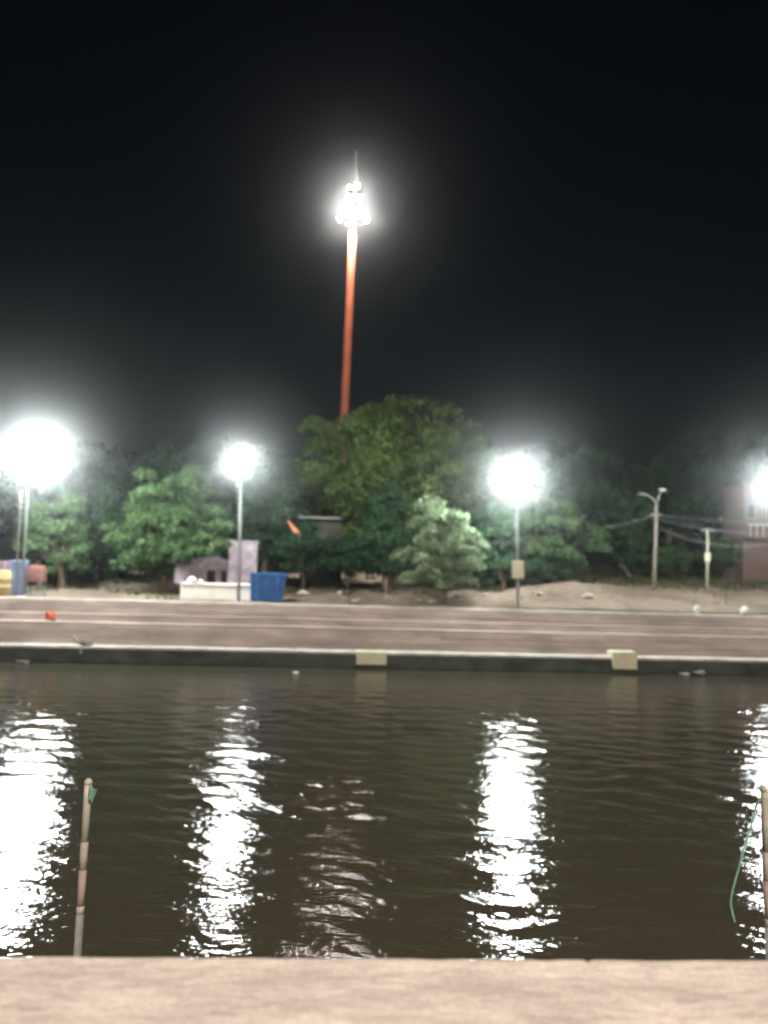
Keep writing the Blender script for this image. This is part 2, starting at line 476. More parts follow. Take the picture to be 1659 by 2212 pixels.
def flood(parent, loc, yaw, tilt, w, h, mlens):
    key = (w, h, mlens.name)
    if key not in FL: FL[key] = (flood_mesh(w, h, w * .35), lens_mesh(w * .94, h * .92, mlens))
    a = bpy.data.objects.new("floodlight", FL[key][0]); link(a); a.parent = parent
    a.location = loc; a.rotation_euler = (-tilt, 0, yaw)
    b = bpy.data.objects.new("lens", FL[key][1]); link(b); b.parent = a
    return a
def mini_mast(name, base, head_z, scale, label, tiers, arm=(0, 0), group=None, lean=0.0):
    t = empty(name, base, 0, label, "street lamp", group)
    t.rotation_euler = (0, R(lean), 0)
    h = head_z - base.z
    bm = bmesh.new(); lathe(bm, [(.22, -0.3), (.22, .03), (.16, .06)], 12); obj("base_plinth", bm, M_COPE, t)
    bm = bmesh.new(); lathe(bm, [(.085, .05), (.078, h * .5), (.055, h + .35 * scale)], 10); obj("pole", bm, M_GALV, t, True)
    bm = bmesh.new()
    ax, ay = arm
    if ax or ay: tube(bm, [(0, 0, h), (ax * .5, ay * .5, h + .12), (ax, ay, h)], .035, 8)
    tube(bm, [(ax, ay, h - .6 * scale), (ax, ay, h + .6 * scale)], .10, 8)
    for (dz, rad, n, ph, tl) in tiers:
        for k in range(n):
            a = ph + 2 * math.pi * k / n
            tube(bm, [(ax, ay, h + dz * scale), (ax + rad * scale * .8 * math.cos(a), ay + rad * scale * .8 * math.sin(a), h + dz * scale)], .022, 6)
        lathe(bm, [(.09, h + dz * scale - .04), (.09, h + dz * scale + .04)], 10, (ax, ay, 0))
    obj("lamp_bracket", bm, M_GALV, t)
    for (dz, rad, n, ph, tl) in tiers:
        for k in range(n):
            a = ph + 2 * math.pi * k / n
            flood(t, (ax + rad * scale * math.cos(a), ay + rad * scale * math.sin(a), h + dz * scale), a - math.pi / 2, R(tl), .58 * scale, .50 * scale, M_LENS)
    return t
T3 = [(0.45, .48, 5, -math.pi / 2, -8), (0.0, .74, 8, -math.pi / 2 + .2, 14), (-0.44, .56, 5, -math.pi / 2 + .63, 34)]
GRP = "white floodlight poles along the far bank"
LV = TOPEDGE + 0.62
p1 = bank(47, LV + .25); p1.z = TOPZ
L1 = mini_mast("street_lamp", p1, height(985, p1), 1.45, "brightest white floodlight pole at the left edge beside the blue cabin", T3, arm=(0.55, -0.3), group=GRP)
p2 = bank(516, LV + .1); p2.z = TOPZ
L2 = mini_mast("street_lamp", p2, height(1000, p2), 0.85, "slim white floodlight pole in front of the lilac shrine", T3, group=GRP, lean=-1.4)
p3 = bank(1119, LV); p3.z = TOPZ
L3 = mini_mast("street_lamp", p3, height(1035, p3), 1.12, "white floodlight pole with a cream meter box halfway up", T3, group=GRP, lean=-1.9)
p4 = bank(1683, LV + .3); p4.z = TOPZ
L4 = mini_mast("street_lamp", p4, height(1050, p4), 1.0, "white floodlight pole cut off by the right edge of the picture", T3, group=GRP)
# cream meter box on the third pole
s = 1 / ppm(p3)
bm = bmesh.new(); zc = height(1230, p3) - p3.z
box(bm, (-.02, -.20, zc), (25 * s, .22, 37 * s), bev=.02)
mb = obj("meter_box", bm, M_CREAM, L3)
bm = bmesh.new(); box(bm, (-.02, -.318, zc), (21 * s, .012, 32 * s)); box(bm, (8 * s, -.33, zc), (.03, .03, .12)); obj("meter_box_door", bm, M_CREAM, mb)
# second plain pole by the left lamp
q = bank(33, LV + .9); q.z = gz(q)
pp = empty("steel_pole", q, 0, "plain pale steel pole just left of the brightest lamp pole", "pole")
bm = bmesh.new(); lathe(bm, [(.06, -.3), (.055, 5.2), (.0551, 5.25)], 8); obj("shaft", bm, M_GALV, pp, True)
bm = bmesh.new(); lathe(bm, [(.075, 5.2), (.075, 5.3), (.02, 5.36)], 8); obj("cap", bm, M_GALV, pp)

# ------------------------------------------------------------------ tall lamp mast
def high_mast(name, base, H, lens, label, tiers, lean=0.0, face=0.0, fs=0.47, down=0):
    t = empty(name, base, face, label, "light mast")
    t.rotation_euler = (0, lean, face)
    bm = bmesh.new(); lathe(bm, [(.75, -.5), (.75, .25), (.5, .3)], 16); obj("base_plinth", bm, M_COPE, t)
    bm = bmesh.new(); lathe(bm, [(.42, .2), (.36, H * .35), (.35, H * .5), (.29, H * .93), (.26, H - .1)], 16); obj("pole", bm, M_RED, t, True)
    bm = bmesh.new(); lathe(bm, [(.30, H * .35 - .1), (.43, H * .35 - .06), (.43, H * .35 + .06), (.36, H * .35 + .1)], 16); obj("joint_collar", bm, M_RED, t, True)
    bm = bmesh.new()
    lathe(bm, [(.30, H - .2), (.30, H + .1), (.16, H + .25), (.13, H + 3.2), (.1, H + 3.3)], 12)
    obj("head_column", bm, M_RED, t, True)
    for ti, (dz, rad, n, ph, sz) in enumerate(tiers):
        bm = bmesh.new()
        r = rad * .72
        tube(bm, [(r * math.cos(a * math.pi / 12), r * math.sin(a * math.pi / 12), H + dz) for a in range(25)], .05, 6, False)
        for k in range(n):
            a = ph + 2 * math.pi * k / n
            tube(bm, [(0, 0, H + dz), (r * math.cos(a), r * math.sin(a), H + dz)], .04, 6)
        obj("lamp_ring", bm, M_RED, t)
        for k in range(n):
            a = ph + 2 * math.pi * k / n
            flood(t, (rad * math.cos(a), rad * math.sin(a), H + dz), a - math.pi / 2, R(45 if ti == 0 else 30), fs * sz, fs * sz * .85, lens)
    for k in range(down):  # added spots in small shells, only to brighten the pole below the rings
        a = .6 + 2 * math.pi * k / down
        bm = bmesh.new(); lathe(bm, [(.05, .22), (.10, .18), (.14, 0), (.11, .02)], 10); d_ = obj("pole_fill_shell", bm, M_HOUS, t, True)
        d_.location = (.95 * math.cos(a), .95 * math.sin(a), H - .25)
        li = bpy.data.lights.new("pole_fill_spot", 'SPOT'); li.energy = 30000; li.color = (1, .95, .88); li.spot_size = R(64); li.spot_blend = .7; li.shadow_soft_size = .09
        lo = bpy.data.objects.new("pole_fill_spot", li); link(lo); lo.parent = t
        lo.location = d_.location - Vector((0, 0, .05))
        lo.rotation_euler = (Vector((0, 0, H - 6.5)) - lo.location).to_track_quat('-Z', 'Y').to_euler()
    bm = bmesh.new(); lathe(bm, [(.12, H + 3.25), (.30, H + 3.5), (.22, H + 4.2), (.10, H + 5.0), (.02, H + 6.3)], 10); obj("finial", bm, M_WHITE, t, True)
    return t
MD = 70.0
mtop = at_Y(763, 474, MD)
mbase = Vector((at_Y(747, 900, MD).x - .30, MD, 2.6)); mbase.z = gz(mbase)
mh = mtop.z - mbase.z
mlean = math.atan2(mtop.x - mbase.x, mh)
MT = [(0.0, 1.22, 7, -math.pi / 2 + .42, 1.0), (1.75, .72, 5, -math.pi / 2 - .3, .9), (2.95, .46, 4, -math.pi / 2 + .5, .75)]
MF = [(0.0, 1.22, 6, -math.pi / 2 + .55, 1.15), (1.75, .62, 4, -math.pi / 2 - .75, 1.0), (2.95, .40, 3, -math.pi / 2 + .6, .8)]
high_mast("light_mast", mbase, mh / math.cos(mlean), M_LENS_M, "tall leaning orange-red light mast rising behind the trees", MF, mlean, fs=.43, down=4)
high_mast("light_mast", Vector((9, -34, 3.5)), 27.0, M_LENS_N, "warm light mast on the near bank behind the viewer", MT, 0.0)

# ================================================================== TREES
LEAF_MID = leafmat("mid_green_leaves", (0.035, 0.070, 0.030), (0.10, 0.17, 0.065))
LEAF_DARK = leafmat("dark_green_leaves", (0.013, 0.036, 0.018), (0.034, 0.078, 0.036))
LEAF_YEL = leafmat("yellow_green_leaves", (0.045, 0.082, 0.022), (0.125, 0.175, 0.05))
LEAF_LAMPLIT = leafmat("lamplit_green_leaves", (0.15, 0.22, 0.12), (0.30, 0.38, 0.24))  # leaf green lightened to imitate lamplight on one crown
def leaf_cloud(name, centres, radii, per, size, m, parent, seed, droop=0.3, flat=0.75):
    rng = np.random.default_rng(seed)
    C = np.repeat(np.asarray(centres, float), per, 0); Rr = np.repeat(np.asarray(radii, float), per)
    n = len(C)
    d = rng.normal(size=(n, 3)); d /= np.linalg.norm(d, axis=1)[:, None]
    d[:, 2] = np.where(d[:, 2] < -0.3, -d[:, 2] * .6, d[:, 2])
    rad = Rr * (0.45 + 0.62 * rng.random(n) ** 0.5)
    P = C + d * rad[:, None] * np.array([1, 1, flat])
    nrm = d * .7 + rng.normal(size=(n, 3)) * .6; nrm[:, 2] += .25
    nrm /= np.linalg.norm(nrm, axis=1)[:, None]
    t = rng.normal(size=(n, 3)); t[:, 2] -= droop * 2
    t -= nrm * (t * nrm).sum(1)[:, None]; t /= np.linalg.norm(t, axis=1)[:, None]
    s = np.cross(nrm, t)
    L = size * (0.4 + 1.3 * rng.random(n) ** 2)[:, None]; W = L * .42
    V = np.stack([P - t * L * .5, P + s * W * .5 + nrm * L * .06, P + t * L * .5 - nrm * L * .08, P - s * W * .5 + nrm * L * .06], 1).reshape(-1, 3)
    me = bpy.data.meshes.new(name)
    me.vertices.add(n * 4); me.vertices.foreach_set("co", V.reshape(-1).astype(np.float32))
    idx = np.arange(n) * 4
    tri = np.stack([idx, idx + 1, idx + 2, idx, idx + 2, idx + 3], 1).reshape(-1, 3).astype(np.int32)
    me.loops.add(len(tri) * 3); me.loops.foreach_set("vertex_index", tri.reshape(-1))
    me.polygons.add(len(tri)); me.polygons.foreach_set("loop_start", np.arange(len(tri), dtype=np.int32) * 3)
    me.update(calc_edges=True)
    me.materials.append(m)
    o = bpy.data.objects.new(name, me); link(o); o.parent = parent
    return o
def tree(name, x0, x1, ytop, ybot, D, m, label, seed, n=46, leaf=.30, per=230, cat="tree", group=None, trunk=True, cr=.17, extra=None):
    rng = np.random.default_rng(seed)
    xc = (x0 + x1) / 2
    ctr = at_Y(xc, (ytop + ybot) / 2, D)
    base = Vector((ctr.x + rng.uniform(-.5, .5), D, 0)); base.z = gz(base)
    t = empty(name, base, 0, label, cat, group)
    rx = 1.1 * (x1 - x0) / 2 / F * D; rz = 1.06 * (ybot - ytop) / 2 / F * D; ry = min(rx, 1.3 * rz) * .8
    c = np.array([ctr.x - base.x, 0, ctr.z - base.z])
    cs, rs = [], []; n = int(n * 1.7); cr = cr * 1.15
    while len(cs) < n:
        d = rng.normal(size=3); d /= np.linalg.norm(d)
        k = rng.random() ** .45
        wob = 1 + .16 * math.sin(3 * math.atan2(d[2], d[0]) + seed) 
        q = d * k * .88 * wob * np.array([rx, ry, rz])
        p = c + q
        if p[2] < .35 or (p[2] < 1.2 and rng.random() < .45): continue
        cs.append(p); rs.append(cr * math.sqrt(rx * rz) * rng.uniform(.7, 1.45) * (1.15 - .25 * k))
    for (ex, ey, eD, er) in (extra or ()):
        e = at_Y(ex, ey, eD) - base; cs.append(np.array(e)); rs.append(er)
    crown = leaf_cloud("crown", cs, rs, per, leaf, m, t, seed)
    if trunk:
        bm = bmesh.new()
        hh = max(c[2] - rz * .35, .8)
        r0 = (.05 * math.sqrt(rx * rz) + .06) * (.3 if cat == "shrub" else 1)
        top = Vector((c[0] * .6, 0, hh))
        tube(bm, [(0, 0, -.4), (.03, 0, hh * .3), (c[0] * .3 - .05, .05, hh * .65), top], [r0 * 1.35, r0, r0 * .85, r0 * .7], 9)
        order = rng.permutation(len(cs))[:11]
        for k in order:
            e = Vector(cs[k]); mid = top.lerp(e, .5) + Vector((rng.normal() * .2, rng.normal() * .2, .25))
            tube(bm, [top - Vector((0, 0, .2)), mid, e], [r0 * .45, r0 * .28, r0 * .08], 6)
        obj("trunk", bm, M_BARK, t, True)
    return t
TG = "trees on the far bank"
tree("broadleaf_tree", 45, 210, 1030, 1272, 48, LEAF_MID, "bright green tree just right of the leftmost lamp", 21, 40, .26, 260, group=TG)
tree("broadleaf_tree", 228, 496, 1015, 1272, 47.8, LEAF_MID, "green leafy tree overhanging the lilac shrine on its left side", 22, 60, .28, 260, group=TG, extra=((392, 1204, 45.3, .55), (425, 1192, 45.3, .6), (455, 1196, 45.2, .45), (480, 1178, 45.2, .5), (370, 1190, 45.3, .6), (440, 1165, 45.4, .6), (476, 1140, 45.6, .7)))
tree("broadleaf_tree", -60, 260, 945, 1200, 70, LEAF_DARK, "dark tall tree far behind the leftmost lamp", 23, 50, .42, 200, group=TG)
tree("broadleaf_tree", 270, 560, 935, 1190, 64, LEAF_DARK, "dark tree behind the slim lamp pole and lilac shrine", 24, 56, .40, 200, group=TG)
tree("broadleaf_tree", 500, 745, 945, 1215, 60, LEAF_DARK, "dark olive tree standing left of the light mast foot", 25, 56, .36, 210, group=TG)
tree("broadleaf_tree", 636, 1082, 868, 1240, 57, LEAF_YEL, "largest domed tree in the middle with a yellowish top", 26, 125, .34, 240, group=TG, cr=.15, extra=((728, 942, 57, 1.3), (768, 918, 57, 1.4), (700, 968, 57, 1.5), (750, 980, 56, 1.5), (752, 938, 56, 1.1), (810, 895, 57, 1.2), (960, 895, 57, 1.3), (860, 882, 57, 1.3), (905, 884, 57, 1.4), (925, 930, 56, 1.6), (985, 960, 56, 1.5), (1010, 930, 57, 1.3)))
tree("broadleaf_tree", 862, 1044, 1080, 1278, 43.8, LEAF_LAMPLIT, "small tree with lamplight put into its leaf colour, left of the meter box lamp", 27, 40, .24, 240, group=TG, extra=((885, 1250, 43.6, .6), (1005, 1258, 43.3, .7), (960, 1266, 43.2, .5), (1020, 1225, 43.4, .7), (1035, 1180, 43.4, .6), (870, 1205, 44, .7), (930, 1095, 44.2, .9)))
tree("broadleaf_tree", 1035, 1300, 1070, 1258, 51, LEAF_MID, "low drooping tree right behind the meter box lamp", 28, 56, .28, 230, group=TG)
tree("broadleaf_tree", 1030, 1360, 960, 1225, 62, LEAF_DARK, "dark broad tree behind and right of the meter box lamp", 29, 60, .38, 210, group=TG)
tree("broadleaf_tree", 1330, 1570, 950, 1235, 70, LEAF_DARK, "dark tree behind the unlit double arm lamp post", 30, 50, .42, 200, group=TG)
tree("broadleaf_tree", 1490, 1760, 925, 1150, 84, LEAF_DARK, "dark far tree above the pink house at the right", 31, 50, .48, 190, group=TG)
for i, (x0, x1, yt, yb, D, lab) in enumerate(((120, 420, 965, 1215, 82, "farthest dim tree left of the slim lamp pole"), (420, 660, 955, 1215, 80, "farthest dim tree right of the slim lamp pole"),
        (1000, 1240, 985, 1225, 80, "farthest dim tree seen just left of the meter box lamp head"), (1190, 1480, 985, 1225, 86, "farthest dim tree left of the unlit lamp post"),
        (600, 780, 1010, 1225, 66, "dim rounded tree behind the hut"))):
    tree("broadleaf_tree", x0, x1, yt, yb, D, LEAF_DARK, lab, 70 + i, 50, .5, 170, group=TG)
LEAF_DEEP = leafmat("deep_green_leaves", (0.022, 0.052, 0.027), (0.058, 0.115, 0.055))
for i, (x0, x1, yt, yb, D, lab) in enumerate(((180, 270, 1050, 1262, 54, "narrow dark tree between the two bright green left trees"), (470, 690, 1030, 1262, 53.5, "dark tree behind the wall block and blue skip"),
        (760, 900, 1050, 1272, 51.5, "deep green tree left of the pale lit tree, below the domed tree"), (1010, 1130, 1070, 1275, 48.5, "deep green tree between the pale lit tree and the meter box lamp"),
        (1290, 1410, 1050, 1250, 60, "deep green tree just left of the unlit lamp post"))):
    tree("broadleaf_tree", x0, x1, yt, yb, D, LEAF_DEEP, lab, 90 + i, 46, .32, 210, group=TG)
SG = "low shrubs under the trees"
for i, (x0, x1, yt, yb, D, lab) in enumerate(((195, 300, 1195, 1268, 53, "low dark shrub left of the lilac shrine, leftmost of the row"), (290, 395, 1190, 1266, 54, "low dark shrub touching the left corner of the lilac shrine"),
        (60, 150, 1195, 1268, 50, "low dark shrub right of the red stall"), (130, 215, 1200, 1270, 51, "low dark shrub under the bright left tree"), (1120, 1230, 1195, 1280, 49.5, "dark shrub right of the meter box lamp foot"), (960, 1080, 1200, 1285, 50.5, "dark shrub between the pale lit tree and the meter box lamp"),
        (600, 700, 1135, 1245, 50, "dark shrub behind the blue skip"), (690, 800, 1150, 1255, 50, "dark shrub below the middle of the domed tree"),
        (800, 900, 1175, 1258, 52, "dark shrub left of the pale lit tree foot"), (1400, 1500, 1185, 1246, 60, "green shrub at the foot of the unlit lamp post"),
        (1500, 1680, 1165, 1246, 61, "wide green shrub below the pink house"))):
    tree("shrub", x0, x1, yt, yb, D, LEAF_MID if i > 8 else LEAF_DARK, lab, 50 + i, 18, .24, 170, cat="shrub", group=SG, cr=.3)

# ================================================================== SHRINE, SKIP, HUT
def build_shrine():
    p = bank(462, 11.2); p.z = gz(p) - .05
    s = 1 / ppm(p)
    def zz(y): return height(y, p) - p.z
    t = empty("shrine", p, BANG, "small lilac shrine with a pointed roof and two dark openings", "shrine")
    X = lambda x: (x - 462) * s
    w0, w1 = X(378), X(490)
    bm = bmesh.new()
    zb, zt = zz(1262), zz(1212)
    # front wall with two openings: piers and lintel
    edges = [(w0, X(446)), (X(464), X(476)), (X(488), X(491))]
    for a, b in edges: box(bm, ((a + b) / 2, 0, (zb + zt) / 2), (b - a, .3, zt - zb))
    zo = zz(1233)
    box(bm, ((w0 + w1) / 2, .004, (zo + zt) / 2 + .02), (w1 - w0 - .01, .29, zt - zo + .04))
    obj("front_wall", bm, M_LILAC, t)
    bm = bmesh.new(); box(bm, ((w0 + w1) / 2, 1.1, (zb + zt) / 2), (w1 - w0 - .1, 1.8, zt - zb - .1)); obj("opening_shade_block", bm, M_DARK, t)  # solid dark block gives the openings their inner shade by colour
    bm = bmesh.new(); box(bm, (w0 + .25, .9, (zt + zb) / 2 + .15), (.6, 1.2, zt - zb + .3), taper=.92); obj("side_pier", bm, M_LILAC, t)
    bm = bmesh.new()
    cx = X(447)
    for k, (r, z0, z1) in enumerate(((.95, zt, zt + .10), (.72, zt + .10, zt + .24), (.46, zt + .24, zt + .40), (.22, zt + .4, zt + .52))):
        box(bm, (cx, .75, (z0 + z1) / 2 + .002 * k), (2 * r, 1.4 * r, z1 - z0), taper=.8)
    rf = obj("roof", bm, M_LILAC, t)
    bm = bmesh.new(); lathe(bm, [(.04, zt + .5), (.05, zt + .72), (.13, zt + .78), (.18, zt + .9), (.13, zt + 1.02), (.03, zt + 1.08)], 12, (cx + .1, .75, 0)); obj("finial", bm, M_WHITE, rf, True)
    # tall block at right
    t2 = empty("wall_block", bank(522, 10.8, p.z), BANG, "tall lilac wall block between the shrine and the blue skip", "wall")
    h = zz(1170); s2 = s
    bm = bmesh.new(); box(bm, (0, 0, h / 2), (60 * s2, .7, h), bev=.04); obj("wall", bm, M_LILAC, t2)
    bm = bmesh.new(); box(bm, (0, 0, h + .05), (64 * s2, .8, .10), bev=.02); obj("cap", bm, M_LILAC, t2)
    # white plinth in front
    q = bank(470, 8.3); q.z = TOPZ
    sp = 1 / ppm(q)
    t3 = empty("white_platform", q, BANG, "low whitewashed platform lit brightly below the slim lamp pole", "platform")
    hz = height(1263, q) - q.z
    bm = bmesh.new(); box(bm, (0, 0, hz / 2 - .1), (150 * sp, 1.4, hz + .2), bev=.03); obj("plinth", bm, M_WHITE, t3)
    bm = bmesh.new(); box(bm, (0, 0, hz + .03), (153 * sp, 1.5, .06), bev=.015); obj("top_slab", bm, M_WHITE, t3)
    for (x, r, lab, nm, cat) in ((413, .24, "larger white bundle lying on the left end of the white platform", "cloth_bundle", "bundle"), (432, .15, "small white ball-shaped bundle beside the larger one on the platform", "cloth_bundle", "bundle")):
        bmm = bmesh.new(); bmesh.ops.create_icosphere(bmm, subdivisions=3, radius=r)
        for v_ in bmm.verts:
            k = 1 + .18 * math.sin(v_.co.x * 19 + r * 50) * math.cos(v_.co.z * 23) + .08 * math.sin(v_.co.y * 31)
            v_.co = v_.co * k; v_.co.z *= .85
            if v_.co.z < -r * .6: v_.co.z = -r * .6
        o = obj(nm, bmm, M_WHITE, None, True)
        b = bank(x, 8.1); o.location = (b.x, b.y, q.z + hz + .06 + r * .6); tag(o, lab, cat, "white bundles on the platform")
build_shrine()
def build_skip():
    p = bank(579, 7.6); p.z = gz(p)
    s = 1 / ppm(p); H = height(1238, p) - p.z
    t = empty("waste_skip", p, BANG, "blue steel waste skip on the top of the steps", "skip")
    w, wb, d, db = 75 * s, 66 * s, 1.3, 1.0
    bm = bmesh.new()
    def ring(wx, dy, z, ox=0): return [bm.verts.new((ox + a * wx / 2, b * dy / 2, z)) for a, b in ((-1, -1), (1, -1), (1, 1), (-1, 1))]
    a = ring(wb, db, .10, -.08); b = ring(w, d, H); c = ring(w - .1, d - .1, H); e = ring(wb - .1, db - .1, .2, -.08)
    for lo, hi in ((a, b), (b, c), (c, e)):
        for k in range(4): bm.faces.new((lo[k], lo[(k + 1) % 4], hi[(k + 1) % 4], hi[k]))
    bm.faces.new(a[::-1]); bm.faces.new(e)
    bmesh.ops.recalc_face_normals(bm, faces=bm.faces)
    obj("body", bm, M_BLUE, t)
    bm = bmesh.new()
    for y_ in (-d / 2, d / 2): box(bm, (0, y_, H - .03), (w + .08, .07, .08))
    for x_ in (-w / 2, w / 2): box(bm, (x_, 0, H - .03), (.07, d - .08, .08))
    obj("rim", bm, M_BLUE, t)
    for x_ in (-.55, 0, .55):
        bm = bmesh.new()
        tube(bm, [(x_ * .9 - .07, -db / 2 - .03, .14), (x_, -d / 2 - .03, H - .08)], .035, 4); obj("rib", bm, M_BLUE, t)
    for x_ in (-.7, .55):
        bm = bmesh.new(); box(bm, (x_, 0, .05), (.12, .9, .12)); obj("skid", bm, M_HOUS, t)
build_skip()
def build_hut():
    p = bank(690, 17.5); p.z = gz(p)
    s = 1 / ppm(p)
    t = empty("hut", p, BANG - .05, "dark hut with a pale flat roof edge under the trees", "hut")
    zr = height(1121, p) - p.z
    M_HW = mat("brown_hut_wall", (0.045, 0.04, 0.035), .9, .3, 2)
    bm = bmesh.new(); box(bm, (0, 1.6, zr / 2 - .1), (88 * s, 3, zr), bev=.02); obj("wall", bm, M_HW, t)
    bm = bmesh.new(); box(bm, (-.1, 1.3, zr + .05), (92 * s, 4.0, .12), bev=.02); obj("roof", bm, mat("grey_roof_slab", (.22, .21, .19), .9), t)
    bm = bmesh.new(); box(bm, (.3, .08, .95), (.9, .1, 1.9)); obj("door", bm, M_DARK, t)
    # saffron cloth
    M_SAF = mat("saffron_cloth", (0.55, 0.2, 0.1), .8, .15, 4)
    q = bank(636, 14.0); 
    a = at_Y(622, 1124, q.y); b = at_Y(646, 1152, q.y)
    P = np.zeros((9, 7, 3))
    for i in range(9):
        for j in range(7):
            f = i / 8; c = a.lerp(b, f)
            wd = (.10 + .45 * f) 
            P[i, j] = (c.x + (j / 6 - .5) * wd, c.y + .07 * math.sin(j * 1.6 + i * .5), c.z - .18 * (j / 6) * f)
    o = grid_mesh("saffron_cloth", P, M_SAF)
    tag(o, "orange cloth hanging aslant from a branch above the blue skip", "cloth")
    so = o.modifiers.new("thickness", 'SOLIDIFY'); so.thickness = .02
build_hut()

# ------------------------------------------------------------------ stall things at left edge
def build_left():
    p = bank(33, 7.5); p.z = TOPZ
    s = 1 / ppm(p)
    H = height(1214, p) - p.z
    M_B2 = mat("faded_blue_sheet", (0.16, 0.22, 0.38), .6, .2, 2)
    t = empty("blue_cabin", p, BANG, "narrow faded blue cabin behind the leftmost lamp pole", "cabin")
    bm = bmesh.new(); box(bm, (0, .4, H / 2), (27 * s, .8, H), bev=.02); obj("body", bm, M_B2, t)
    for k in range(4):
        bm = bmesh.new(); box(bm, ((-10 + k * 6.6) * s, -.012, H / 2), (.05, .03, H - .15)); obj("rib", bm, M_B2, t)
    bm = bmesh.new(); box(bm, (0, .4, H + .04), (30 * s, .9, .08), bev=.02, taper=.9); obj("roof", bm, M_B2, t)
    M_RC = mat("red_stall_cloth", (0.17, 0.07, 0.06), .85, .3, 3)
    q = bank(77, 8.0); q.z = TOPZ
    t = empty("covered_stall", q, BANG, "small stall under a red cloth beside the blue cabin", "stall")
    for (x_, y_) in ((-.38, -.3), (.38, -.3), (-.38, .3), (.38, .3)):
        bm = bmesh.new(); tube(bm, [(x_, y_, 0), (x_, y_, 1.3)], .025, 6); obj("leg", bm, M_GALV, t)
    bm = bmesh.new(); box(bm, (0, 0, .45), (.74, .58, .05)); obj("shelf", bm, M_HOUS, t)
    H2 = height(1220, q) - q.z
    n = 28; V = []
    for (r, z) in ((.12, H2), (.36, H2 - .06), (.43, H2 - .25), (.45, .95), (.47, .72)):
        for k in range(n):
            a = 2 * math.pi * k / n
            sx = abs(math.cos(a)) ** .5 * math.copysign(1, math.cos(a)); sy = abs(math.sin(a)) ** .5 * math.copysign(1, math.sin(a))
            w = 1 + (.07 * math.sin(k * 2.3) if z < 1.2 else 0)
            V.append((sx * r * w, sy * r * .8 * w, z + (.04 * math.sin(k * 1.3) if z < .8 else 0)))
    faces = [(i * n + k, i * n + (k + 1) % n, (i + 1) * n + (k + 1) % n, (i + 1) * n + k) for i in range(4) for k in range(n)] + [tuple(range(n))]
    pyobj("cloth_cover", V, faces, M_RC, t, True)
    bm = bmesh.new(); lathe(bm, [(.13, .475), (.16, .6), (.14, .7), (.06, .72)], 12, (.1, 0, 0)); obj("pot", bm, M_GALV, t, True)
    # yellow drum
    M_Y = mat("yellow_plastic", (0.40, 0.30, 0.14), .5, .1, 2)
    q = bank(2, 7.2); q.z = TOPZ
    H3 = height(1234, q) - q.z
    t = empty("storage_drum", q, 0, "yellow storage drum cut by the left edge of the picture", "drum")
    r = .46
    bm = bmesh.new(); lathe(bm, [(r * .9, 0), (r, .06), (r, H3 * .32), (r * 1.05, H3 * .34), (r, H3 * .36), (r, H3 * .65), (r * 1.05, H3 * .67), (r, H3 * .69), (r, H3 - .08), (r * .9, H3)], 24); obj("body", bm, M_Y, t, True)
    bm = bmesh.new(); lathe(bm, [(r * .86, H3), (r * .86, H3 + .05), (r * .8, H3 + .07)], 24); obj("lid", bm, M_Y, t, True)
    # purple screen behind
    q = bank(12, 8.6); q.z = gz(q)
    M_P = mat("purple_sheet", (0.12, 0.075, 0.10), .8, .25, 2)
    t = empty("cloth_screen", q, BANG, "dull purple cloth screen between the yellow drum and blue cabin", "screen")
    V = [((j / 12 - .5) * .9, .05 * math.sin(j * 1.4), z) for z in (.1, .9, 1.65) for j in range(13)]
    o = pyobj("cloth", V, [(i * 13 + j, i * 13 + j + 1, (i + 1) * 13 + j + 1, (i + 1) * 13 + j) for i in range(2) for j in range(12)], M_P, t, True)
    o.modifiers.new("t", 'SOLIDIFY').thickness = .015
    for x_ in (-.46, .46):
        bm = bmesh.new(); tube(bm, [(x_, 0, -.1), (x_, 0, 1.72)], .025, 6); obj("post", bm, M_GALV, t)
build_left()

# ------------------------------------------------------------------ cream blocks on the river wall
def cream_block(x0, x1, y0, y1, label):
    p = bank((x0 + x1) / 2, -.18, 0, y=(y0 + y1) / 2)
    s = 1 / ppm(p)
    z1, z0 = height(y0, p), height(y1, p)
    t = empty("mooring_block", (p.x, p.y, z0), BANG, label, "block", "cream blocks on the river wall")
    bm = bmesh.new(); w = (x1 - x0) * s
    box(bm, (0, .35, (z1 - z0) / 2), (w, .86, z1 - z0), bev=.05); obj("body", bm, M_CREAM, t)
    bm = bmesh.new(); tube(bm, [(-.1, .3, z1 - z0 - .02), (-.1, .3, z1 - z0 + .09), (0, .3, z1 - z0 + .14), (.1, .3, z1 - z0 + .09), (.1, .3, z1 - z0 - .02)], .018, 6); obj("iron_ring", bm, M_HOUS, t)
cream_block(769, 834, 1408, 1436, "wide cream concrete block on the river wall below the domed tree")
cream_block(1322, 1376, 1408, 1446, "taller cream concrete block on the river wall near the right")

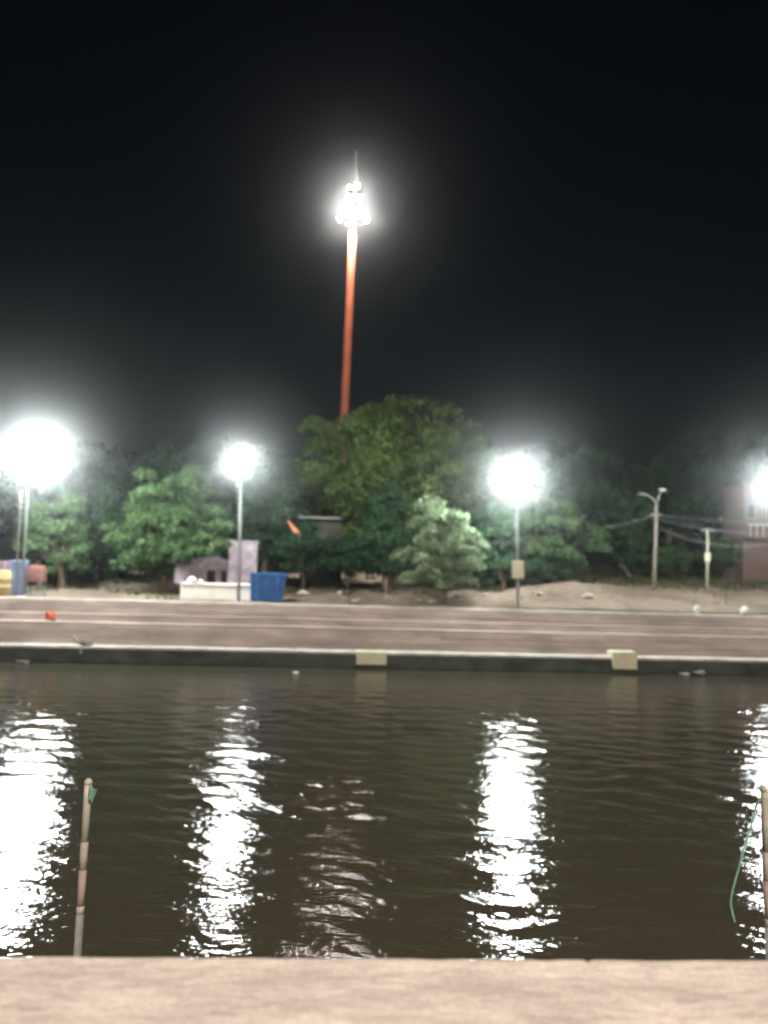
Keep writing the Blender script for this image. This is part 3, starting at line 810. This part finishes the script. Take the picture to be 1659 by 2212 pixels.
# ------------------------------------------------------------------ unlit double arm lamp and wires
def build_unlit():
    p = bank(1412, 13.0); p.z = gz(p)
    t = empty("unlit_lamp_post", p, 0, "unlit lamp post with two forked arms on the right slope", "lamp post")
    def q(x, y): v_ = at_Y(x, y, p.y); return v_ - p
    M_PP = mat("grey_brown_pole", (0.2, 0.17, 0.15), .7, .2, 3)
    top = q(1418, 1090)
    bm = bmesh.new(); tube(bm, [(0, 0, -.4), top * .5, top], [.13, .11, .09], 10); obj("pole", bm, M_PP, t, True)
    bm = bmesh.new(); tube(bm, [top, q(1411, 1079), q(1401, 1071), q(1391, 1068)], .04, 8); l_ = obj("arm", bm, M_GALV, t, True)
    bm = bmesh.new(); c = q(1386, 1067); box(bm, c, (.42, .22, .10), bev=.03, taper=.8); obj("lamp_head", bm, M_GALV, l_)
    bm = bmesh.new(); tube(bm, [top, q(1422, 1076), q(1427, 1063)], .04, 8); l_ = obj("arm", bm, M_GALV, t, True)
    bm = bmesh.new(); c = q(1430, 1058); box(bm, c, (.42, .24, .16), bev=.04, taper=.8); obj("lamp_head", bm, M_GALV, l_)
    bm = bmesh.new(); box(bm, q(1417, 1112), (.7, .08, .08)); obj("crossarm", bm, M_PP, t)
    M_WIRE = mat("dull_wire", (0.15, 0.16, 0.165), .5, .1, 2)
    for i, (ya, xb, yb, sag, Yb, lab) in enumerate(((1112, 1760, 1128, 6, p.y - 6, "topmost overhead wire running right from the unlit lamp post"),
                                         (1120, 1760, 1150, 14, p.y - 6, "second overhead wire below the topmost one"),
                                         (1138, 1790, 1140, 38, p.y - 6, "lowest sagging overhead wire crossing before the pink house"))):
        a = at_Y(1418, ya, p.y); b = at_Y(xb, yb, Yb)
        pts = []
        for k in range(17):
            f = k / 16; c = a.lerp(b, f); c.z -= sag / ppm(p) * 4 * f * (1 - f); pts.append(c)
        bm = bmesh.new(); tube(bm, pts, .016, 5); o = obj("overhead_wire", bm, M_WIRE, None, True)
        tag(o, lab, "wire", "overhead wires")
    a = at_Y(1060, 1118, p.y + 2); b = at_Y(1418, 1112, p.y)
    bm = bmesh.new(); tube(bm, [a.lerp(b, k / 14) - Vector((0, 0, .9 * 4 * (k / 14) * (1 - k / 14))) for k in range(15)], .018, 5)
    tag(obj("overhead_wire", bm, M_WIRE, None, True), "overhead wire running left from the unlit lamp post into the trees", "wire", "overhead wires")
    # short post
    p2 = bank(1527, 15.5); p2.z = gz(p2)
    t2 = empty("marker_post", p2, 0, "short pale marker post right of the unlit lamp post", "post")
    hh = height(1142, p2) - p2.z
    bm = bmesh.new(); lathe(bm, [(.10, -.3), (.09, hh * .6), (.085, hh)], 8); obj("shaft", bm, mat("pale_post", (.38, .38, .30), .8), t2, True)
    bm = bmesh.new(); box(bm, (0, -.02, hh * .52), (.34, .12, .6), bev=.02); obj("box", bm, M_CREAM, t2)
    bm = bmesh.new(); box(bm, (0, 0, hh - .12), (.9, .07, .07)); obj("crossarm", bm, M_HOUS, t2)
build_unlit()

def build_house():
    p = at_Y(1640, 1165, 60); p.z = gz(p)
    s = 1 / ppm(p)
    t = empty("pink_house", p, BANG - .12, "pinkish house with a balcony at the right edge", "house")
    M_PINK = mat("pink_plaster", (0.14, 0.085, 0.072), .9, .15, 1.5)
    H = height(1050, p) - p.z; zb = height(1160, p) - p.z
    w = 120 * s; x0 = -34 * s
    bm = bmesh.new(); box(bm, (x0 + w / 2, 2, H / 2), (w, 4, H), bev=.02); obj("wall", bm, M_PINK, t)
    bm = bmesh.new(); box(bm, (x0 + w / 2, 1.9, H + .08), (w + .4, 4.5, .16), bev=.02); obj("roof", bm, M_PINK, t)
    bm = bmesh.new(); box(bm, (x0 + w / 2, -.45, zb - .1), (w, .9, .16)); bl = obj("balcony", bm, M_PINK, t)
    for k in range(9):
        bm = bmesh.new(); box(bm, (x0 + .2 + k * w / 9, -.85, zb + .4), (.06, .06, .85)); obj("baluster", bm, M_COPE, bl)
    bm = bmesh.new(); box(bm, (x0 + w / 2, -.85, zb + .87), (w, .10, .09)); obj("rail", bm, M_COPE, bl)
    for k, x_ in enumerate((x0 + .55, x0 + 2.0, x0 + 3.2)):
        bm = bmesh.new(); box(bm, (x_, -.03, zb + 1.9), (.62, .06, 1.1)); wd = obj("window", bm, M_HOUS, t)
        bm = bmesh.new(); box(bm, (x_, -.065, zb + 1.9), (.5, .02, .98)); obj("pane", bm, M_DARK, wd)
build_house()

# ------------------------------------------------------------------ small litter and rubble
def blob(name, r, seed, m, sq=(1, 1, 1), rough=.25, sub=3):
    bm = bmesh.new(); bmesh.ops.create_icosphere(bm, subdivisions=sub, radius=r)
    rr = random.Random(seed); a = [rr.uniform(4, 16) / r * .3 for _ in range(6)]; ph = [rr.uniform(0, 6) for _ in range(6)]
    for v_ in bm.verts:
        c = v_.co
        k = 1 + rough * (math.sin(c.x * a[0] + ph[0]) * math.cos(c.y * a[1] + ph[1]) + .6 * math.sin(c.z * a[2] + ph[2]) + .4 * math.sin((c.x + c.z) * a[3] + ph[3]))
        v_.co = Vector((c.x * k * sq[0], c.y * k * sq[1], c.z * k * sq[2]))
    lo = min(v_.co.z for v_ in bm.verts)
    for v_ in bm.verts: v_.co.z -= lo + .04 * r
    return obj(name, bm, m, None, rough > .2 and sub > 2)
M_BAG = mat("white_plastic_bag", (0.70, 0.72, 0.68), .5, .12, 6)
M_ROCK = mat("pale_rubble", (0.36, 0.31, 0.255), .9, .25, 4, .3)
M_OR = mat("orange_plastic", (0.62, 0.14, 0.06), .6, .1, 5)
M_GREYB = mat("grey_rag", (0.22, 0.2, 0.19), .9, .3, 6)
def put(o, p, label, cat, group=None, rz=0):
    o.location = p; o.rotation_euler = (0, 0, rz); return tag(o, label, cat, group)
b_ = bank(1505, TOPEDGE + .4, TOPZ + .005); put(blob("litter_bag", .15, 1, M_BAG, (.7, .7, 1.6), .35), b_, "narrow crumpled pale bag on the top edge, the left of two near the right", "bag", "bags on the top edge")
b_ = bank(1608, TOPEDGE + .4, TOPZ + .005); put(blob("litter_bag", .2, 2, M_BAG, (1, .8, 1.1), .35), b_, "fat white crumpled bag on the top edge at the far right", "bag", "bags on the top edge")
b_ = bank(109, .85 + 7 * .22 + .45, .70 + 8 * RISE, y=1332); put(blob("orange_bundle", .2, 3, M_OR, (.85, .7, 1.25), .34), b_, "small bright orange bundle on the steps at the left", "bundle")
b_ = bank(186, .30, .70, y=1390); put(blob("rag_heap", .2, 4, M_GREYB, (1.6, .8, .5), .4), b_, "crumpled pale rag on the lower coping at the left", "rag", None, .3)
bm = bmesh.new(); tube(bm, [(-.35, .1, .42), (0, 0, .05), (.25, -.42, -.28)], .05, 6)
o = obj("broken_stick", bm, M_COPE); o.location = bank(172, .28, .70, y=1390); tag(o, "pale broken stick hanging over the lower coping at the left", "stick")
# floating scraps
for (x, y, sx, lab) in ((52, 1427.5, .55, "pale scrap floating on the water by the left end of the river wall"), (1478, 1455, .5, "pale scrap floating on the water below the right part of the wall"), (640, 1452, .3, "tiny pale scrap floating on the water left of the wide cream block")):
    q = at_z(x, y + 3, 0.0)
    o = blob("floating_scrap", .16, int(x), M_BAG, (sx * 3, 1, .25), .3); put(o, q, lab, "litter", "floating litter")
o = blob("floating_scrap", .2, 77, M_GREYB, (1.2, 1, .5), .3); put(o, at_z(1512, 1459, 0), "dark floating lump beside the pale scrap at the right", "litter", "floating litter")
rk = random.Random(5)
spots = [(770, 7.6, .34, "flat pale stone heap at the top edge under the domed tree"), (935, 7.4, .30, "pale rounded stone at the top edge under the lit tree"), (905, 7.8, .22, "small pale stone just left of the one under the lit tree"),
         (985, 9.6, .34, "pale slab-like stone set back under the lit tree"), (655, 10.6, .5, "long pale stone right behind the blue skip"), (735, 9.8, .24, "small pale stone between the skip and the domed tree"),
         (1165, 8.8, .26, "small stone right of the meter box lamp foot"), (1270, 8.2, .42, "grey-green stone lump on the right slope"), (1050, 8.6, .24, "small brown stone left of the meter box lamp foot"), (840, 8.9, .2, "smallest pale stone below the domed tree trunk")]
for i, (x, v_, r, lab) in enumerate(spots):
    p = bank(x, v_); p.z = gz(p)
    put(blob("stone", r * .62, 30 + i, M_ROCK, (1.25, .9, .62), .28, 2), p, lab, "stone", "loose stones on the far bank", rk.uniform(-.5, .5))
# black plastic sheet blown upright on the mound
p = bank(1352, 10.6); p.z = gz(p)
P = np.zeros((8, 5, 3))
a = at_Y(1338, 1218, p.y); b = at_Y(1366, 1252, p.y)
for i in range(8):
    for j in range(5):
        c = a.lerp(b, i / 7); P[i, j] = (c.x + (j / 4 - .5) * .28 * math.sin(math.pi * (i + 1) / 9), c.y + .1 * math.sin(i * .9 + j), c.z + .05 * math.sin(j * 2))
o = grid_mesh("torn_sheet", P, mat("black_polythene", (.018, .018, .02), .4, .2, 5)); o.modifiers.new("t", 'SOLIDIFY').thickness = .012
tag(o, "torn black sheet leaning on the earth mound at the right", "sheet")

# ------------------------------------------------------------------ grass (stuff)
def build_grass():
    rng = np.random.default_rng(9)
    N = 26000
    U = rng.uniform(-30, 34, N); V = rng.uniform(TOPEDGE + 2.5, 34, N)
    keep = np.where(U > 8, (V > 14 + 2 * VN(U, V)) | (rng.random(N) < .04), VN(U * .7, V * .7) > .63)
    U, V = U[keep], V[keep]; n = len(U)
    X = ORG.x + UD.x * U + ND.x * V; Y = ORG.y + UD.y * U + ND.y * V; Z = ground_z(X, Y)
    h = rng.uniform(.12, .42, n); a = rng.uniform(0, 6.28, n); w = rng.uniform(.02, .05, n)
    lx = rng.normal(0, .12, n); ly = rng.normal(0, .12, n)
    b0 = np.stack([X - np.cos(a) * w, Y - np.sin(a) * w, Z - .02], 1); b1 = np.stack([X + np.cos(a) * w, Y + np.sin(a) * w, Z - .02], 1)
    tp = np.stack([X + lx, Y + ly, Z + h], 1)
    Vv = np.stack([b0, b1, tp], 1).reshape(-1, 3)
    me = bpy.data.meshes.new("grass"); me.vertices.add(n * 3); me.vertices.foreach_set("co", Vv.reshape(-1).astype(np.float32))
    me.loops.add(n * 3); me.loops.foreach_set("vertex_index", np.arange(n * 3, dtype=np.int32))
    me.polygons.add(n); me.polygons.foreach_set("loop_start", np.arange(n, dtype=np.int32) * 3); me.update(calc_edges=True)
    me.materials.append(leafmat("dry_green_grass", (.05, .06, .025), (.12, .13, .05)))
    o = bpy.data.objects.new("grass", me); link(o)
    tag(o, "patchy dry green grass on the far bank slope", "grass", kind="stuff")
build_grass()

# ================================================================== NEAR POSTS AND ROPE
def near_post(pts, label, rag=None):
    a, b = [at_Y(x, y, 4.7) for x, y in pts]
    d = (b - a).normalized()
    base = a + d * ((1.9 - a.z) / d.z)
    t = empty("guard_post", base, 0, label, "post", "painted guard posts below the near ledge")
    L = (a - base).length; r = .022
    up = (a - base)
    bands = [(0.0, .58, "band", mat("grey_blue_paint", (.18, .185, .17), .7, .3, 8)), (.58, .605, "band", mat("tan_paint", (.28, .245, .21), .7, .35, 8)), (.605, .72, "band", mat("faded_red_paint", (.27, .205, .18), .7, .35, 9)),
             (.72, .81, "band", mat("tan_paint", (.28, .245, .21), .7, .35, 8)), (.81, 1.0, "band", mat("dirty_cream_paint", (.29, .275, .23), .7, .35, 7))]
    for (f0, f1, nm, m) in bands:
        bm = bmesh.new(); tube(bm, [up * f0, up * (f0 * .5 + f1 * .5), up * f1], r, 14); obj(nm, bm, m, t, True)
    bm = bmesh.new(); tube(bm, [up * .995, up * 1.004, up * 1.012], [r * 1.08, r * 1.05, r * .5], 14); obj("cap", bm, bands[-1][3], t, True)
    bm = bmesh.new(); lathe(bm, [(.11, 0), (.11, .03), (.05, .06)], 14); obj("foot", bm, M_LEDGE, t)
    return t
near_post(((191, 1690), (168, 2050)), "leaning cream and red banded guard post at the lower left of the water")
near_post(((1651, 1706), (1660, 2000)), "cream guard post cut by the right edge of the picture")
M_ROPE = mat("green_nylon_rope", (.11, .22, .16), .8, .3, 30)
def rope(name, pix, Y, r, label, cat="rope"):
    pts = [at_Y(x, y, Y) for x, y in pix]
    dense = []
    for i in range(len(pts) - 1):
        p0, p1, p2, p3 = pts[max(i - 1, 0)], pts[i], pts[i + 1], pts[min(i + 2, len(pts) - 1)]
        for k in range(6):
            f = k / 6
            dense.append(.5 * ((2 * p1) + (p2 - p0) * f + (2 * p0 - 5 * p1 + 4 * p2 - p3) * f * f + (3 * p1 - p0 - 3 * p2 + p3) * f ** 3))
    dense.append(pts[-1])
    bm = bmesh.new(); tube(bm, dense, [r * (1 + .15 * math.sin(i * 1.9)) for i in range(len(dense))], 8)
    o = obj(name, bm, M_ROPE, None, True); tag(o, label, cat); return o
rope("hanging_rope", ((1650, 1722), (1636, 1735), (1625, 1775), (1608, 1832), (1594, 1880), (1582, 1925), (1578, 1950), (1582, 1972), (1587, 1992)), 4.68, .007, "green rope hanging from the guard post at the right edge")
# rag on the left post
P = np.zeros((6, 5, 3))
for i in range(6):
    for j in range(5):
        c = at_Y(192 + j * 4.2 * (1 - i / 9), 1696 + i * 6.5 + j * 2.2, 4.66); P[i, j] = (c.x, c.y + .012 * math.sin(j * 1.7 + i), c.z)
o = grid_mesh("green_rag", P, mat("green_cloth", (.10, .20, .14), .85, .25, 12)); o.modifiers.new("t", 'SOLIDIFY').thickness = .006
tag(o, "small green rag tied to the top of the left guard post", "rag")

# ================================================================== HAZE ADDED TO IMITATE LENS GLARE
def build_glare_haze():
    m = bpy.data.materials.new("glare_haze"); m.use_nodes = True
    n, l = m.node_tree.nodes, m.node_tree.links
    n.remove(n["Principled BSDF"])
    v_ = n.new("ShaderNodeVolumePrincipled")
    v_.inputs["Color"].default_value = (0.92, 0.96, 1.0, 1)
    v_.inputs["Density"].default_value = 0.0014
    v_.inputs["Anisotropy"].default_value = 0.97
    l.new(v_.outputs["Volume"], n["Material Output"].inputs["Volume"])
    bm = bmesh.new(); box(bm, (0, 290, 35 - 5), (900, 800, 90))
    o = obj("haze", bm, m); tag(o, "thin haze added to imitate lens glare around the lamps", "haze", kind="stuff")
build_glare_haze()
